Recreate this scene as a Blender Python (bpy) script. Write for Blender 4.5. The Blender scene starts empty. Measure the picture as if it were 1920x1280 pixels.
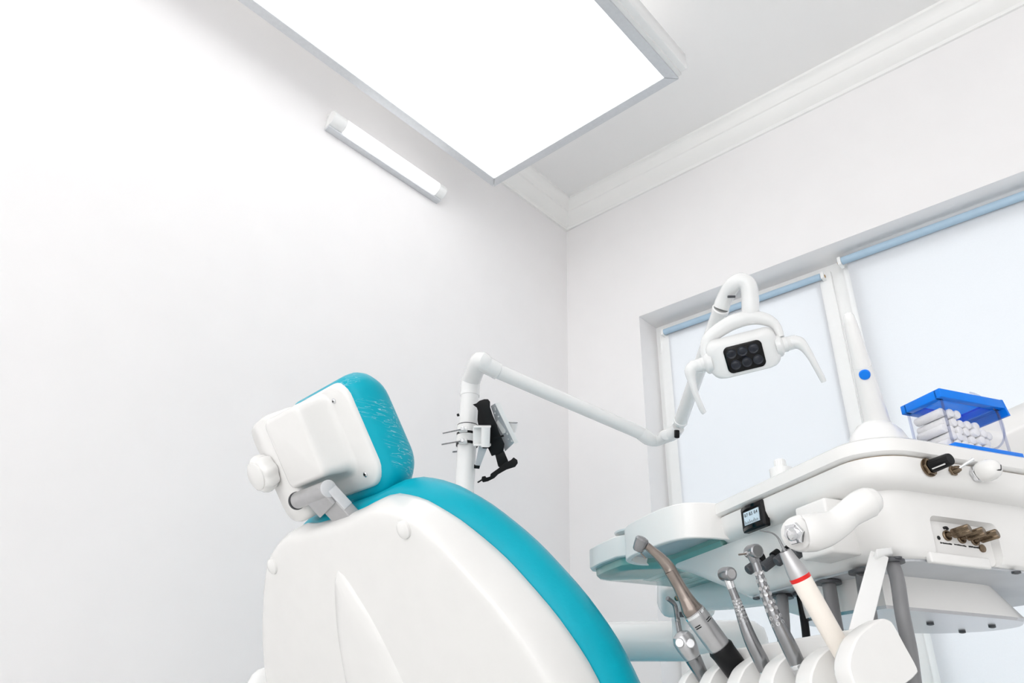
import bpy, bmesh, math, random
from mathutils import Vector, Matrix
random.seed(4)
PI = math.pi
scn = bpy.context.scene
col = scn.collection

# ------------------------------------------------------------------ camera
FPX = 1392.9                       # focal length in pixels of the 1920 px wide frame
HC = 0.62                          # camera height above the floor
YAW, PITCH, ROLL = math.radians(42.867), math.radians(28.163), math.radians(1.699)
_f0 = Vector((-math.sin(YAW), math.cos(YAW), 0)); _r0 = Vector((math.cos(YAW), math.sin(YAW), 0)); _u0 = Vector((0, 0, 1))
CF = _f0*math.cos(PITCH) + _u0*math.sin(PITCH)
_u1 = -_f0*math.sin(PITCH) + _u0*math.cos(PITCH)
CR = _r0*math.cos(ROLL) + _u1*math.sin(ROLL)
CU = -_r0*math.sin(ROLL) + _u1*math.cos(ROLL)
CAM = Vector((0, 0, HC))
cd = bpy.data.cameras.new('camera'); cam = bpy.data.objects.new('camera', cd); col.objects.link(cam)
cd.sensor_width = 36; cd.lens = FPX/1920*36; cd.clip_start = .02; cd.clip_end = 100
M4 = Matrix((CR, CU, -CF)).transposed().to_4x4(); M4.translation = CAM
cam.matrix_world = M4
scn.camera = cam

# ------------------------------------------------------------------ world, exposure
w = bpy.data.worlds.new('sky'); scn.world = w; w.use_nodes = True
wb = w.node_tree.nodes['Background']; wb.inputs[0].default_value = (.99, .993, 1.0, 1); wb.inputs[1].default_value = 1.4
vs = scn.view_settings
vs.view_transform = 'Standard'; vs.look = 'None'; vs.gamma = 1; vs.use_curve_mapping = False
vs.exposure = 0.92
PANEL_STRENGTH = 0.60
CEIL_FILL_STRENGTH = 0.9  # glow added on top of the panel to lift the ceiling
LAMP_STRENGTH = 0.75

# ------------------------------------------------------------------ helpers
def ray(x, y): return CR*((x-960)/FPX) - CU*((y-640)/FPX) + CF
def W(x, y, d): return CAM + ray(x, y)*d                       # a point seen at pixel x,y at camera depth d
def on_plane(x, y, p, n):
    r = ray(x, y); return CAM + r*((p-CAM).dot(n)/r.dot(n))
ORG = {}
def tag(o, label=None, cat=None, group=None, kind=None):
    for k, v in (('label', label), ('category', cat), ('group', group), ('kind', kind)):
        if v: o[k] = v
    return o
def thing(name, loc, label, cat, group=None):
    o = bpy.data.objects.new(name, None); col.objects.link(o); o.location = loc; o.empty_display_size = .05
    ORG[o.name] = Vector(loc); return tag(o, label, cat, group)
def mk(name, vs_, fs, mat, parent=None, smooth=True, auto=35, org=None, bev=0):
    vs_ = [Vector(v) for v in vs_]
    if parent is not None: o0 = ORG[parent.name]
    elif org is not None: o0 = Vector(org)
    else:
        o0 = Vector((sum(v.x for v in vs_)/len(vs_), sum(v.y for v in vs_)/len(vs_), min(v.z for v in vs_)))
    me = bpy.data.meshes.new(name); me.from_pydata([v-o0 for v in vs_], [], fs)
    bm = bmesh.new(); bm.from_mesh(me)
    bmesh.ops.remove_doubles(bm, verts=bm.verts, dist=1e-6)
    bmesh.ops.recalc_face_normals(bm, faces=bm.faces)
    if bev:
        es = [e for e in bm.edges if len(e.link_faces) == 2 and e.calc_face_angle(0) > .5]
        bmesh.ops.bevel(bm, geom=es, offset=bev, segments=3, profile=.5, affect='EDGES', clamp_overlap=True)
    for f in bm.faces: f.smooth = smooth
    if smooth:
        for e in bm.edges: e.smooth = len(e.link_faces) == 2 and e.calc_face_angle(0) < math.radians(auto)
    bm.to_mesh(me); bm.free()
    me.materials.append(mat)
    o = bpy.data.objects.new(name, me); col.objects.link(o)
    if parent is not None: o.parent = parent
    else: o.location = o0
    ORG[o.name] = o0
    return o
class MB:
    def __init__(s): s.v = []; s.f = []
    def add(s, v, f):
        n = len(s.v); s.v += [Vector(p) for p in v]; s.f += [[i+n for i in q] for q in f]; return s
def cr(pts, n=8, closed=False):
    pts = [tuple(p) for p in pts]; N = len(pts); out = []
    for i in range(N if closed else N-1):
        g = lambda k: pts[k % N] if closed else pts[max(0, min(N-1, k))]
        p0, p1, p2, p3 = g(i-1), g(i), g(i+1), g(i+2)
        for j in range(n):
            t = j/n
            out.append(tuple(.5*((2*b)+(c-a)*t+(2*a-5*b+4*c-d)*t*t+(3*b-a-3*c+d)*t**3) for a, b, c, d in zip(p0, p1, p2, p3)))
    if not closed: out.append(pts[-1])
    return out
def resample(pts, n):
    P = [Vector(p) for p in pts]; L = [0]
    for a, b in zip(P, P[1:]): L.append(L[-1]+(b-a).length)
    out = []; k = 0
    for i in range(n):
        t = L[-1]*i/(n-1)
        while k < len(L)-2 and L[k+1] < t: k += 1
        f = (t-L[k])/max(1e-9, L[k+1]-L[k]); out.append(P[k].lerp(P[k+1], min(1, max(0, f))))
    return out
def loft(rings, cap0=True, cap1=True, closed=True):
    v = []; f = []; n = len(rings[0])
    for r in rings: v += [Vector(p) for p in r]
    for i in range(len(rings)-1):
        for j in range(n if closed else n-1):
            k = (j+1) % n
            f.append([i*n+j, i*n+k, (i+1)*n+k, (i+1)*n+j])
    if cap0: f.append(list(range(n))[::-1])
    if cap1: f.append([(len(rings)-1)*n+j for j in range(n)])
    return v, f
def perp(a):
    a = Vector(a).normalized(); t = Vector((0, 0, 1)) if abs(a.z) < .9 else Vector((1, 0, 0))
    x = t.cross(a).normalized(); return x, a.cross(x).normalized()
def lathe(p, axis, prof, seg=24, lobes=0, lobe_amp=0):
    """prof: (t along axis, radius)"""
    a = Vector(axis).normalized(); x, y = perp(a); p = Vector(p); rings = []
    for t, r in prof:
        ring = []
        for j in range(seg):
            an = 2*PI*j/seg; rr = r*(1+(lobe_amp*math.cos(lobes*an) if lobes else 0))
            ring.append(p+a*t+(x*math.cos(an)+y*math.sin(an))*max(rr, 1e-5))
        rings.append(ring)
    return loft(rings)
def tube(pts, rad, seg=16, smooth=0, flat=None):
    P = [Vector(q) for q in (cr(pts, smooth) if smooth else pts)]
    R = rad if isinstance(rad, (list, tuple)) else [rad]*len(P)
    if len(R) != len(P):
        m = len(R); R = [R[int(i*(m-1)/(len(P)-1))]+(R[min(m-1, int(i*(m-1)/(len(P)-1))+1)]-R[int(i*(m-1)/(len(P)-1))])*((i*(m-1)/(len(P)-1)) % 1) for i in range(len(P))]
    rings = []; x = None
    for i, p in enumerate(P):
        t = (P[min(i+1, len(P)-1)]-P[max(i-1, 0)]).normalized()
        if x is None: x, y = perp(t)
        else:
            x = (x-t*x.dot(t)).normalized(); y = t.cross(x)
        rings.append([p+(x*math.cos(2*PI*j/seg)+y*math.sin(2*PI*j/seg))*R[i] for j in range(seg)])
    return loft(rings)
def rrect(u0, u1, v0, v1, r, n=5):
    out = []
    for cx, cy, a0 in ((u1-r, v1-r, 0), (u0+r, v1-r, 90), (u0+r, v0+r, 180), (u1-r, v0+r, 270)):
        for k in range(n+1):
            a = math.radians(a0+90*k/n); out.append((cx+r*math.cos(a), cy+r*math.sin(a)))
    return out
def boxv(o, x, y, z, x0, x1, y0, y1, z0, z1):
    v = [o+x*a+y*b+z*c for c in (z0, z1) for a, b in ((x0, y0), (x1, y0), (x1, y1), (x0, y1))]
    return v, [[3, 2, 1, 0], [4, 5, 6, 7], [0, 1, 5, 4], [1, 2, 6, 5], [2, 3, 7, 6], [3, 0, 4, 7]]
EX, EY, EZ = Vector((1, 0, 0)), Vector((0, 1, 0)), Vector((0, 0, 1)); O0 = Vector((0, 0, 0))
def wbox(x0, x1, y0, y1, z0, z1): return boxv(O0, EX, EY, EZ, x0, x1, y0, y1, z0, z1)
def hexnut(p, axis, r, h): return lathe(p, axis, [(0, r*.93), (h*.15, r), (h*.85, r), (h, r*.93)], 6)

# ------------------------------------------------------------------ materials
def lin(c): return tuple(((x/255)/12.92 if x/255 <= .04045 else ((x/255+.055)/1.055)**2.4) for x in c)
def mat(name, rgb, rough=.4, metal=0, var=.03, scale=30, bump=0, bscale=200, coat=0, spec=.5):
    m = bpy.data.materials.new(name); m.use_nodes = True; nt = m.node_tree; b = nt.nodes['Principled BSDF']
    c = lin(rgb)
    tc = nt.nodes.new('ShaderNodeTexCoord'); nz = nt.nodes.new('ShaderNodeTexNoise'); nz.inputs['Scale'].default_value = scale; nz.inputs['Detail'].default_value = 3
    nt.links.new(tc.outputs['Object'], nz.inputs['Vector'])
    rp = nt.nodes.new('ShaderNodeValToRGB'); rp.color_ramp.elements[0].position = .3; rp.color_ramp.elements[1].position = .7
    rp.color_ramp.elements[0].color = (*[x*(1-var) for x in c], 1); rp.color_ramp.elements[1].color = (*[min(1, x*(1+var*.5)) for x in c], 1)
    nt.links.new(nz.outputs['Fac'], rp.inputs['Fac']); nt.links.new(rp.outputs['Color'], b.inputs['Base Color'])
    b.inputs['Roughness'].default_value = rough; b.inputs['Metallic'].default_value = metal
    b.inputs['Specular IOR Level'].default_value = spec; b.inputs['Coat Weight'].default_value = coat; b.inputs['Coat Roughness'].default_value = .08
    if bump:
        n2 = nt.nodes.new('ShaderNodeTexNoise'); n2.inputs['Scale'].default_value = bscale; n2.inputs['Detail'].default_value = 4
        nt.links.new(tc.outputs['Object'], n2.inputs['Vector'])
        bp = nt.nodes.new('ShaderNodeBump'); bp.inputs['Strength'].default_value = bump; bp.inputs['Distance'].default_value = .002
        nt.links.new(n2.outputs['Fac'], bp.inputs['Height']); nt.links.new(bp.outputs['Normal'], b.inputs['Normal'])
    return m
def emit(name, rgb, s):
    m = bpy.data.materials.new(name); m.use_nodes = True; nt = m.node_tree; b = nt.nodes['Principled BSDF']
    b.inputs['Base Color'].default_value = (.9, .9, .9, 1); b.inputs['Roughness'].default_value = .4
    b.inputs['Emission Color'].default_value = (*rgb, 1); b.inputs['Emission Strength'].default_value = s
    return m
WALL = mat('wall_paint', (249, 247, 247), .7, var=.012, scale=6, bump=.05, bscale=350, spec=.3)
CEIL = mat('ceiling_paint', (250, 249, 248), .8, var=.01, scale=5, bump=.04, bscale=300, spec=.2)
TRIM = mat('trim_paint', (252, 251, 249), .5, var=.01)
FLOOR = mat('floor_vinyl', (240, 240, 238), .35, var=.05, scale=12)
PVC = mat('white_window_plastic', (253, 253, 252), .35, var=.015)
WHITE = mat('white_gloss_plastic', (239, 238, 236), .26, var=.012, coat=.12)
WHITE2 = mat('white_enamel', (242, 242, 241), .25, var=.012, coat=.25)
CREAM = mat('cream_plastic', (249, 241, 231), .35, var=.02)
ALU = mat('brushed_aluminium', (212, 214, 217), .4, .35, var=.04, scale=90)
GREYP = mat('grey_metal_plate', (196, 199, 203), .4, .3, var=.05, scale=25)
SILVER = mat('silver_satin', (192, 192, 193), .34, .8, var=.05, scale=60)
STEEL = mat('steel_satin', (146, 147, 149), .24, .95, var=.08, scale=70)
STEELW = mat('worn_nickel_steel', (150, 140, 133), .25, .95, var=.18, scale=45)
POLISH = mat('polished_plate', (200, 200, 203), .2, .8, var=.06, scale=25)
CHROME = mat('chrome', (225, 226, 228), .06, 1, var=.01)
BRASS = mat('aged_brass_nickel', (128, 112, 94), .2, .95, var=.15, scale=200)
BLACK = mat('black_plastic', (14, 14, 16), .45, var=.2, spec=.25)
BLACKG = mat('black_gloss', (5, 5, 7), .08, var=.1, spec=.25)
LENS = mat('dark_lens', (30, 34, 44), .12, .0, var=.2, spec=.4)
DGREY = mat('dark_grey_rubber', (72, 74, 78), .45, var=.1)
HOSE = mat('grey_silicone_hose', (128, 128, 130), .4, var=.05)
BLUE = mat('blue_plastic', (0, 126, 238), .3, var=.03, spec=.3)
RED = mat('red_band', (226, 22, 14), .3, var=.03)
COTTON = mat('cotton', (250, 249, 248), .95, var=.02, bump=.4, bscale=900, spec=.1)
TUBEB = mat('sky_tinted_roller_tube', (178, 204, 224), .4, var=.03)  # blue cast of the sky is put into the tube's colour
SEAL = mat('teal_reflection_plastic', (132, 180, 172), .16, var=.03, coat=.5)  # the teal chair's reflection is put into this base colour
PRINT = mat('print_black', (20, 20, 22), .6, var=.1)
DIAL = mat('dial_face', (206, 226, 238), .3, var=.02)
STAIN = mat('brown_stain', (196, 168, 132), .5, var=.2, scale=80)
EMIT_P = emit('panel_diffuser', (1, 1, 1), PANEL_STRENGTH)
EMIT_U = emit('added_ceiling_fill', (1, 1, 1), CEIL_FILL_STRENGTH)
EMIT_W = emit('tube_diffuser', (1, 1, 1), LAMP_STRENGTH)
def vinyl():
    m = mat('teal_vinyl', (0, 170, 192), .36, var=.04, scale=9, bump=.10, bscale=260, spec=.22); nt = m.node_tree; b = nt.nodes['Principled BSDF']
    return m
TEAL = vinyl()
def worn_vinyl():                                              # headrest vinyl: fine whitish cracks across the edge
    m = mat('teal_vinyl_worn', (0, 170, 192), .36, var=.04, scale=9, bump=.10, bscale=260, spec=.22); nt = m.node_tree; b = nt.nodes['Principled BSDF']
    src = b.inputs['Base Color'].links[0].from_socket
    tc = nt.nodes.new('ShaderNodeTexCoord'); mp = nt.nodes.new('ShaderNodeMapping'); mp.inputs['Scale'].default_value = (30, 30, 230)
    mp.inputs['Rotation'].default_value = (math.radians(-28), 0, 0)
    nt.links.new(tc.outputs['Object'], mp.inputs['Vector'])
    nz = nt.nodes.new('ShaderNodeTexNoise'); nz.inputs['Scale'].default_value = 1; nz.inputs['Detail'].default_value = 2; nz.inputs['Distortion'].default_value = .6
    nt.links.new(mp.outputs[0], nz.inputs['Vector'])
    r1 = nt.nodes.new('ShaderNodeValToRGB'); e = r1.color_ramp.elements
    e[0].position = .485; e[0].color = (0, 0, 0, 1); e[1].position = .5; e[1].color = (1, 1, 1, 1); e3 = r1.color_ramp.elements.new(.515); e3.color = (0, 0, 0, 1)
    nt.links.new(nz.outputs['Fac'], r1.inputs['Fac'])
    n2 = nt.nodes.new('ShaderNodeTexNoise'); n2.inputs['Scale'].default_value = 16; n2.inputs['Detail'].default_value = 1
    nt.links.new(tc.outputs['Object'], n2.inputs['Vector'])
    r2 = nt.nodes.new('ShaderNodeValToRGB'); r2.color_ramp.elements[0].position = .5; r2.color_ramp.elements[1].position = .62
    nt.links.new(n2.outputs['Fac'], r2.inputs['Fac'])
    mu = nt.nodes.new('ShaderNodeMath'); mu.operation = 'MULTIPLY'; nt.links.new(r1.outputs[0], mu.inputs[0]); nt.links.new(r2.outputs[0], mu.inputs[1])
    m2 = nt.nodes.new('ShaderNodeMath'); m2.operation = 'MULTIPLY'; m2.inputs[1].default_value = .6; nt.links.new(mu.outputs[0], m2.inputs[0])
    mx = nt.nodes.new('ShaderNodeMix'); mx.data_type = 'RGBA'; nt.links.new(m2.outputs[0], mx.inputs['Factor']); nt.links.new(src, mx.inputs['A']); mx.inputs['B'].default_value = (.75, .9, .92, 1)
    nt.links.new(mx.outputs['Result'], b.inputs['Base Color'])
    return m
TEALW = worn_vinyl()
def blind_cloth():
    m = bpy.data.materials.new('blind_cloth'); m.use_nodes = True; nt = m.node_tree; nt.nodes.remove(nt.nodes['Principled BSDF'])
    out = nt.nodes['Material Output']; d = nt.nodes.new('ShaderNodeBsdfDiffuse'); t = nt.nodes.new('ShaderNodeBsdfTranslucent'); mx = nt.nodes.new('ShaderNodeMixShader')
    tc = nt.nodes.new('ShaderNodeTexCoord'); nz = nt.nodes.new('ShaderNodeTexNoise'); nz.inputs['Scale'].default_value = 400
    nt.links.new(tc.outputs['Object'], nz.inputs['Vector'])
    rp = nt.nodes.new('ShaderNodeValToRGB'); rp.color_ramp.elements[0].color = (.84, .85, .87, 1); rp.color_ramp.elements[1].color = (.88, .89, .91, 1)
    nt.links.new(nz.outputs['Fac'], rp.inputs['Fac'])
    for s in (d, t): nt.links.new(rp.outputs[0], s.inputs['Color'])
    mx.inputs[0].default_value = .43
    nt.links.new(d.outputs[0], mx.inputs[1]); nt.links.new(t.outputs[0], mx.inputs[2]); nt.links.new(mx.outputs[0], out.inputs[0])
    return m
CLOTH = blind_cloth()
def clear(name, tint, gl=.05):
    m = bpy.data.materials.new(name); m.use_nodes = True; nt = m.node_tree; nt.nodes.remove(nt.nodes['Principled BSDF'])
    out = nt.nodes['Material Output']; t = nt.nodes.new('ShaderNodeBsdfTransparent'); t.inputs[0].default_value = (*tint, 1)
    g = nt.nodes.new('ShaderNodeBsdfGlossy'); g.inputs['Roughness'].default_value = .03; mx = nt.nodes.new('ShaderNodeMixShader')
    mx.inputs[0].default_value = gl
    nt.links.new(t.outputs[0], mx.inputs[1]); nt.links.new(g.outputs[0], mx.inputs[2]); nt.links.new(mx.outputs[0], out.inputs[0])
    return m
GLASS = clear('window_glass', (.95, .97, .97))
ACRYL = clear('clear_acrylic', (.99, .99, .995), .035)
ACRYLE = clear('clear_acrylic_edge', (.80, .82, .90))
BLUEC = clear('blue_clear_lid', (.12, .44, .86))

# ------------------------------------------------------------------ room shell
XL, YW, ZC = -1.743, 2.23, 2.2+HC
XR, YB = 2.7, -2.7
def structure(o): return tag(o, kind='structure')
structure(mk('floor', *wbox(XL-.2, XR+.2, YB-.2, YW+.5, -.1, 0), FLOOR, smooth=False))
structure(mk('ceiling', *wbox(XL-.2, XR+.2, YB-.2, YW+.5, ZC, ZC+.1), CEIL, smooth=False))
structure(mk('wall_left', *wbox(XL-.2, XL, YB-.2, YW+.5, 0, ZC), WALL, smooth=False))
structure(mk('wall_side', *wbox(XR, XR+.2, YB-.2, YW+.5, 0, ZC), WALL, smooth=False))  # unseen wall, put in to cut outside light from the right
structure(mk('added_wall_stub', *wbox(XL, -.95, YB-.2, YB, 0, ZC), WALL, smooth=False))  # unseen partial wall, added to keep outside light off the left wall
WX0, WX1, WZ0, WZ1 = -1.379, 2.3, .06, 1.508+HC
RD = .125                                                       # reveal depth
m = MB()
m.add(*wbox(XL, WX0, YW, YW+.3, 0, ZC)); m.add(*wbox(WX1, XR, YW, YW+.3, 0, ZC))
m.add(*wbox(WX0, WX1, YW, YW+.3, WZ1, ZC)); m.add(*wbox(WX0, WX1, YW, YW+.3, 0, WZ0))
structure(mk('wall_right', m.v, m.f, WALL, smooth=False))
# crown moulding profile: (distance out from wall, drop below ceiling)
PR = [(0, .1), (.009, .1), (.012, .094), (.012, .088), (.020, .083), (.034, .074), (.046, .062), (.052, .050), (.054, .046), (.060, .044), (.064, .040),
      (.070, .026), (.080, .016), (.090, .011), (.094, .010), (.096, 0), (0, 0)]
rA = [Vector((XL+d, YB, ZC-h)) for d, h in PR]; rB = [Vector((XL+d, YW-d, ZC-h)) for d, h in PR]; rC = [Vector((XR, YW-d, ZC-h)) for d, h in PR]
structure(mk('trim_1', *loft([rA, rB]), TRIM, auto=25)); structure(mk('trim_2', *loft([rB, rC]), TRIM, auto=25))
# baseboards (below the picture)
structure(mk('baseboard_left', *wbox(XL, XL+.014, YB, YW, 0, .08), TRIM, smooth=False))

# windows
YF = YW+RD                                                      # frame front plane
def window(name, x0, x1, z0, z1, fw):
    fr = MB()
    for b in ((x0, x0+fw, z0, z1), (x1-fw, x1, z0, z1), (x0+fw, x1-fw, z1-fw*.75, z1), (x0+fw, x1-fw, z0, z0+fw)):
        fr.add(*wbox(b[0], b[1], YF, YF+.06, b[2], b[3]))
    o = structure(mk(name, fr.v, fr.f, PVC, smooth=False))
    sw = .05; s = MB()
    sx0, sx1, sz0, sz1 = x0+.022, x1-.022, z0+.03, z1-.03
    for b in ((sx0, sx0+sw, sz0, sz1), (sx1-sw, sx1, sz0, sz1), (sx0+sw, sx1-sw, sz1-sw, sz1), (sx0+sw, sx1-sw, sz0, sz0+sw)):
        s.add(*wbox(b[0], b[1], YF-.014, YF-.0005, b[2], b[3]))
    so = mk('sash', s.v, s.f, PVC, o, smooth=False)
    mk('pane', *wbox(sx0+sw-.01, sx1-sw+.01, YF+.02, YF+.026, sz0+sw-.01, sz1-sw+.01), GLASS, so, smooth=False)
    return o, sx0, sz1
MX = -.64
w1, sx, sz = window('window_1', WX0, MX, WZ0, WZ1, .045)
mk('hinge', *lathe(Vector((WX0+.026, YF-.012, sz-.10)), EZ, [(0, .004), (.002, .006), (.075, .006), (.077, .004)], 12), PVC, w1)
w2, _, _ = window('window_2', MX, WX1, WZ0, WZ1, .045)

def blind(x0, x1, y, z, r, zb, label, cat):
    t = thing('roller_blind', (x0, y, z), label, cat)
    mk('roller_tube', *lathe(Vector((x0, y, z)), EX, [(0, r*.8), (0.001, r), (x1-x0-.001, r), (x1-x0, r*.8)], 28), TUBEB, t)
    mk('blind_cloth', *wbox(x0+.012, x1-.012, y+r-.0020, y+r-.0008, zb, z), CLOTH, t, smooth=False)
    mk('bottom_bar', *wbox(x0+.012, x1-.012, y+r-.006, y+r+.006, zb-.02, zb), PVC, t, smooth=False)
    for x, s in ((x0, -1), (x1, 1)):
        b = mk('bracket', *wbox(min(x, x+s*.012), max(x, x+s*.012), y-r*.9, y+r+.012, z-r*1.15, z+r*1.05), PVC, t, smooth=True, bev=.003)
        mk('pivot_pin', *lathe(Vector((x+s*.010, y, z-.004)), EX*s, [(0, .006), (.004, .006), (.005, .004)], 12), STAIN, b)
    return t
blind(-1.325, -.690, YF-.030, 1.458+HC, .0120, .12, 'narrow white roller blind with sky-tinted tube behind the dental lamp', 'blind')
blind(-.607, 2.26, YF-.050, 1.476+HC, .0135, .12, 'wide white roller blind with sky-tinted tube at the right edge', 'blind')
# ------------------------------------------------------------------ ceiling panel light (suspended)
ZP = 1.9+HC; PX0, PX1, PY0, PY1 = -1.612, -.787, -.75, 1.605
t = thing('panel_light', ((PX0+PX1)/2, (PY0+PY1)/2, ZP), 'large rectangular glowing panel light with silver frame below the ceiling', 'ceiling light')
FWD = .034
mk('diffuser', *wbox(PX0+FWD, PX1-FWD, PY0+FWD, PY1-FWD, ZP+.001, ZP+.006), EMIT_P, t, smooth=False)
for nm, q in (('l', [(PX0, PY0), (PX0, PY1), (PX0+FWD, PY1-FWD), (PX0+FWD, PY0+FWD)]), ('r', [(PX1, PY1), (PX1, PY0), (PX1-FWD, PY0+FWD), (PX1-FWD, PY1-FWD)]),
              ('f', [(PX0, PY1), (PX1, PY1), (PX1-FWD, PY1-FWD), (PX0+FWD, PY1-FWD)]), ('b', [(PX1, PY0), (PX0, PY0), (PX0+FWD, PY0+FWD), (PX1-FWD, PY0+FWD)])):
    g = .0012; c = Vector((sum(a for a, b in q)/4, sum(b for a, b in q)/4, 0))
    q2 = [Vector((a, b, 0)) for a, b in q]; q2 = [p+(c-p).normalized()*g for p in q2]
    mk('frame_profile', *loft([[p+EZ*(ZP-.002) for p in q2], [p+EZ*(ZP+.014) for p in q2]]), ALU, t, smooth=False)
mk('housing', *wbox(PX0+.004, PX1+.034, PY0, PY1-.002, ZP+.016, ZP+.085), WHITE2, t, bev=.004)
mk('added_ceiling_fill', *wbox(PX0+.35, PX1-.12, PY0+.05, PY1-.12, ZP+.0852, ZP+.088), EMIT_U, t, smooth=False)  # unseen glowing sheet, added to brighten the ceiling
mk('housing_lip', *wbox(PX0+.003, PX1+.012, PY0+.002, PY1-.003, ZP+.006, ZP+.0165), WHITE2, t, smooth=False)
for x in (PX0+.15, PX1-.1):
    for y in (PY0+.2, PY1-.2):
        mk('suspension_cable', *lathe(Vector((x, y, ZP+.08)), EZ, [(0, .0015), (ZC-ZP-.085, .0015)], 8), STEEL, t)

# ------------------------------------------------------------------ wall lamp
LY0, LY1, LZ = .925, 1.435, 1.785+HC
lx = XL
t = thing('wall_lamp', (lx, (LY0+LY1)/2, LZ), 'short glowing tube lamp fixed to the left wall', 'wall lamp')
mk('base_rail', *wbox(lx, lx+.022, LY0, LY1, LZ, LZ+.055), WHITE2, t, bev=.003)
mk('drip_rail', *wbox(lx, lx+.026, LY0, LY1, LZ-.008, LZ+.002), ALU, t, bev=.002)
def dtube(y0, y1, dr=0):
    rings = []
    for y in (y0, y1):
        rings.append([Vector((lx+.020+(.034+dr)*math.sin(a)*1.0, y, LZ+.030-(.028+dr)*math.cos(a))) for a in [PI*k/12 for k in range(13)]])
    return loft(rings)
mk('glowing_cover', *dtube(LY0+.052, LY1-.035), EMIT_W, t)
mk('end_cap', *dtube(LY0, LY0+.052, .001), WHITE2, t); mk('end_cap', *dtube(LY1-.035, LY1, .001), WHITE2, t)

# ------------------------------------------------------------------ dental chair
CX = Vector((.996321, -.085696, 0)); CFW = Vector((.085696, .996321, 0))    # chair: sideways, forwards
def fr(th):
    t_ = math.radians(th); up = EZ*math.cos(t_) - CFW*math.sin(t_); return up, CX.cross(up)
BUP, BN = fr(30)
BO = Vector((-.92136, .62533, .23334+HC))
def BP(u, v, w_=0): return BO + CX*u + BUP*v + BN*w_
chair = thing('dental_chair', (BO+CFW*.25).xy.to_3d(), 'white and teal dental chair seen from behind', 'dental chair')
def mirror_outline(half, n=60):
    c = resample(cr(half, 8), n)
    return c + [Vector((-p.x, p.y, p.z)) for p in c[1:-1][::-1]]
OUT = mirror_outline([(0, .040, -.03), (.06, .0405, -.032), (.10, .0445, -.04), (.125, .045, -.045), (.152, .0375, -.045), (.182, .025, -.045), (.208, .0075, -.045), (.234, -.018, -.05), (.268, -.066, -.06),
        (.298, -.108, -.06), (.33, -.164, -.06), (.353, -.234, -.06), (.365, -.33, -.05), (.345, -.45, -.03), (.27, -.55, -.02), (.14, -.60, -.02), (0, -.61, -.02)])
INN = mirror_outline([(0, .020, 0), (.06, .0205, 0), (.10, .0245, 0), (.13, .0245, 0), (.16, .018, 0), (.185, .008, 0), (.205, -.008, 0), (.222, -.026, 0), (.245, -.052, 0),
        (.285, -.108, 0), (.312, -.164, 0), (.332, -.234, 0), (.342, -.33, 0), (.322, -.44, 0), (.25, -.53, 0), (.13, -.575, 0), (0, -.585, 0)])
def bring(f): return [BP(*f(i, p)) for i, p in enumerate(OUT)]
rings = []
rings.append([BP(p.x*.985, p.y-.003, p.z-.004) for p in OUT])
rings.append([BP(*p) for p in OUT])
for k in range(1, 8):
    ph = PI/2*k/8
    rings.append([BP(q.x+(p.x-q.x)*math.cos(ph)**.8, q.y+(p.y-q.y)*math.cos(ph)**.8, p.z+(q.z-p.z)*math.sin(ph)) for p, q in zip(OUT, INN)])
rings.append([BP(*q) for q in INN])
for s in (.97, .9, .75, .5, .25, .08):
    rings.append([BP(q.x*s, (q.y+.25)*s-.25, .004*(1-s)) for q in INN])
shell = mk('backrest_shell', *loft(rings), WHITE, chair, auto=60)
# arched raised panel in the middle of the shell
AR = mirror_outline([(0, -.030, 0), (.012, -.040, 0), (.028, -.068, 0), (.046, -.105, 0), (.060, -.145, 0), (.074, -.20, 0), (.085, -.28, 0), (.09, -.36, 0), (.085, -.44, 0), (.06, -.48, 0), (0, -.49, 0)], 40)
rr = []
for s, h in ((1.0, -.002), (.96, .0015), (.90, .0045), (.80, .0065), (.65, .0075), (.4, .008), (.1, .008)):
    rr.append([BP(p.x*s, (p.y+.26)*(s if s < .9 else 1-(1-s)*.35)-.26, .002+h) for p in AR])
mk('raised_back_panel', *loft(rr, cap0=False), WHITE, shell, auto=60)
for u in (-.178, .178):
    mk('cover_button', *lathe(BP(u, 0, 0), BN, [(-.004, .0125), (.001, .0125), (.0035, .0118), (.0055, .009), (.0065, .004), (.0067, 0)], 24), WHITE, shell)
# cushion
CW = [(-.002, -.002), (.004, -.006), (.0092, -.019), (.0116, -.0255), (.0122, -.033), (.0095, -.047), (.002, -.060), (-.014, -.069), (-.04, -.074), (-.08, -.076)]
def offs(P, d):
    n = len(P); out = []
    for i in range(n):
        a, b = P[i-1], P[(i+1) % n]; tx, ty = b.x-a.x, b.y-a.y; l = math.hypot(tx, ty) or 1
        out.append((P[i].x-ty/l*d, P[i].y+tx/l*d, P[i].z))
    return out
rings = [[BP(x, y, z+.004) for x, y, z in offs(OUT, -.012)]]
for d, dz in CW: rings.append([BP(x, y, z+dz) for x, y, z in offs(OUT, d)])
rings.append([BP(p.x*.5, (p.y+.28)*.5-.28, -.14) for p in OUT]); rings.append([BP(p.x*.1, (p.y+.28)*.1-.28, -.14) for p in OUT])
mk('backrest_cushion', *loft(rings), TEAL, chair, auto=70)

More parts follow.
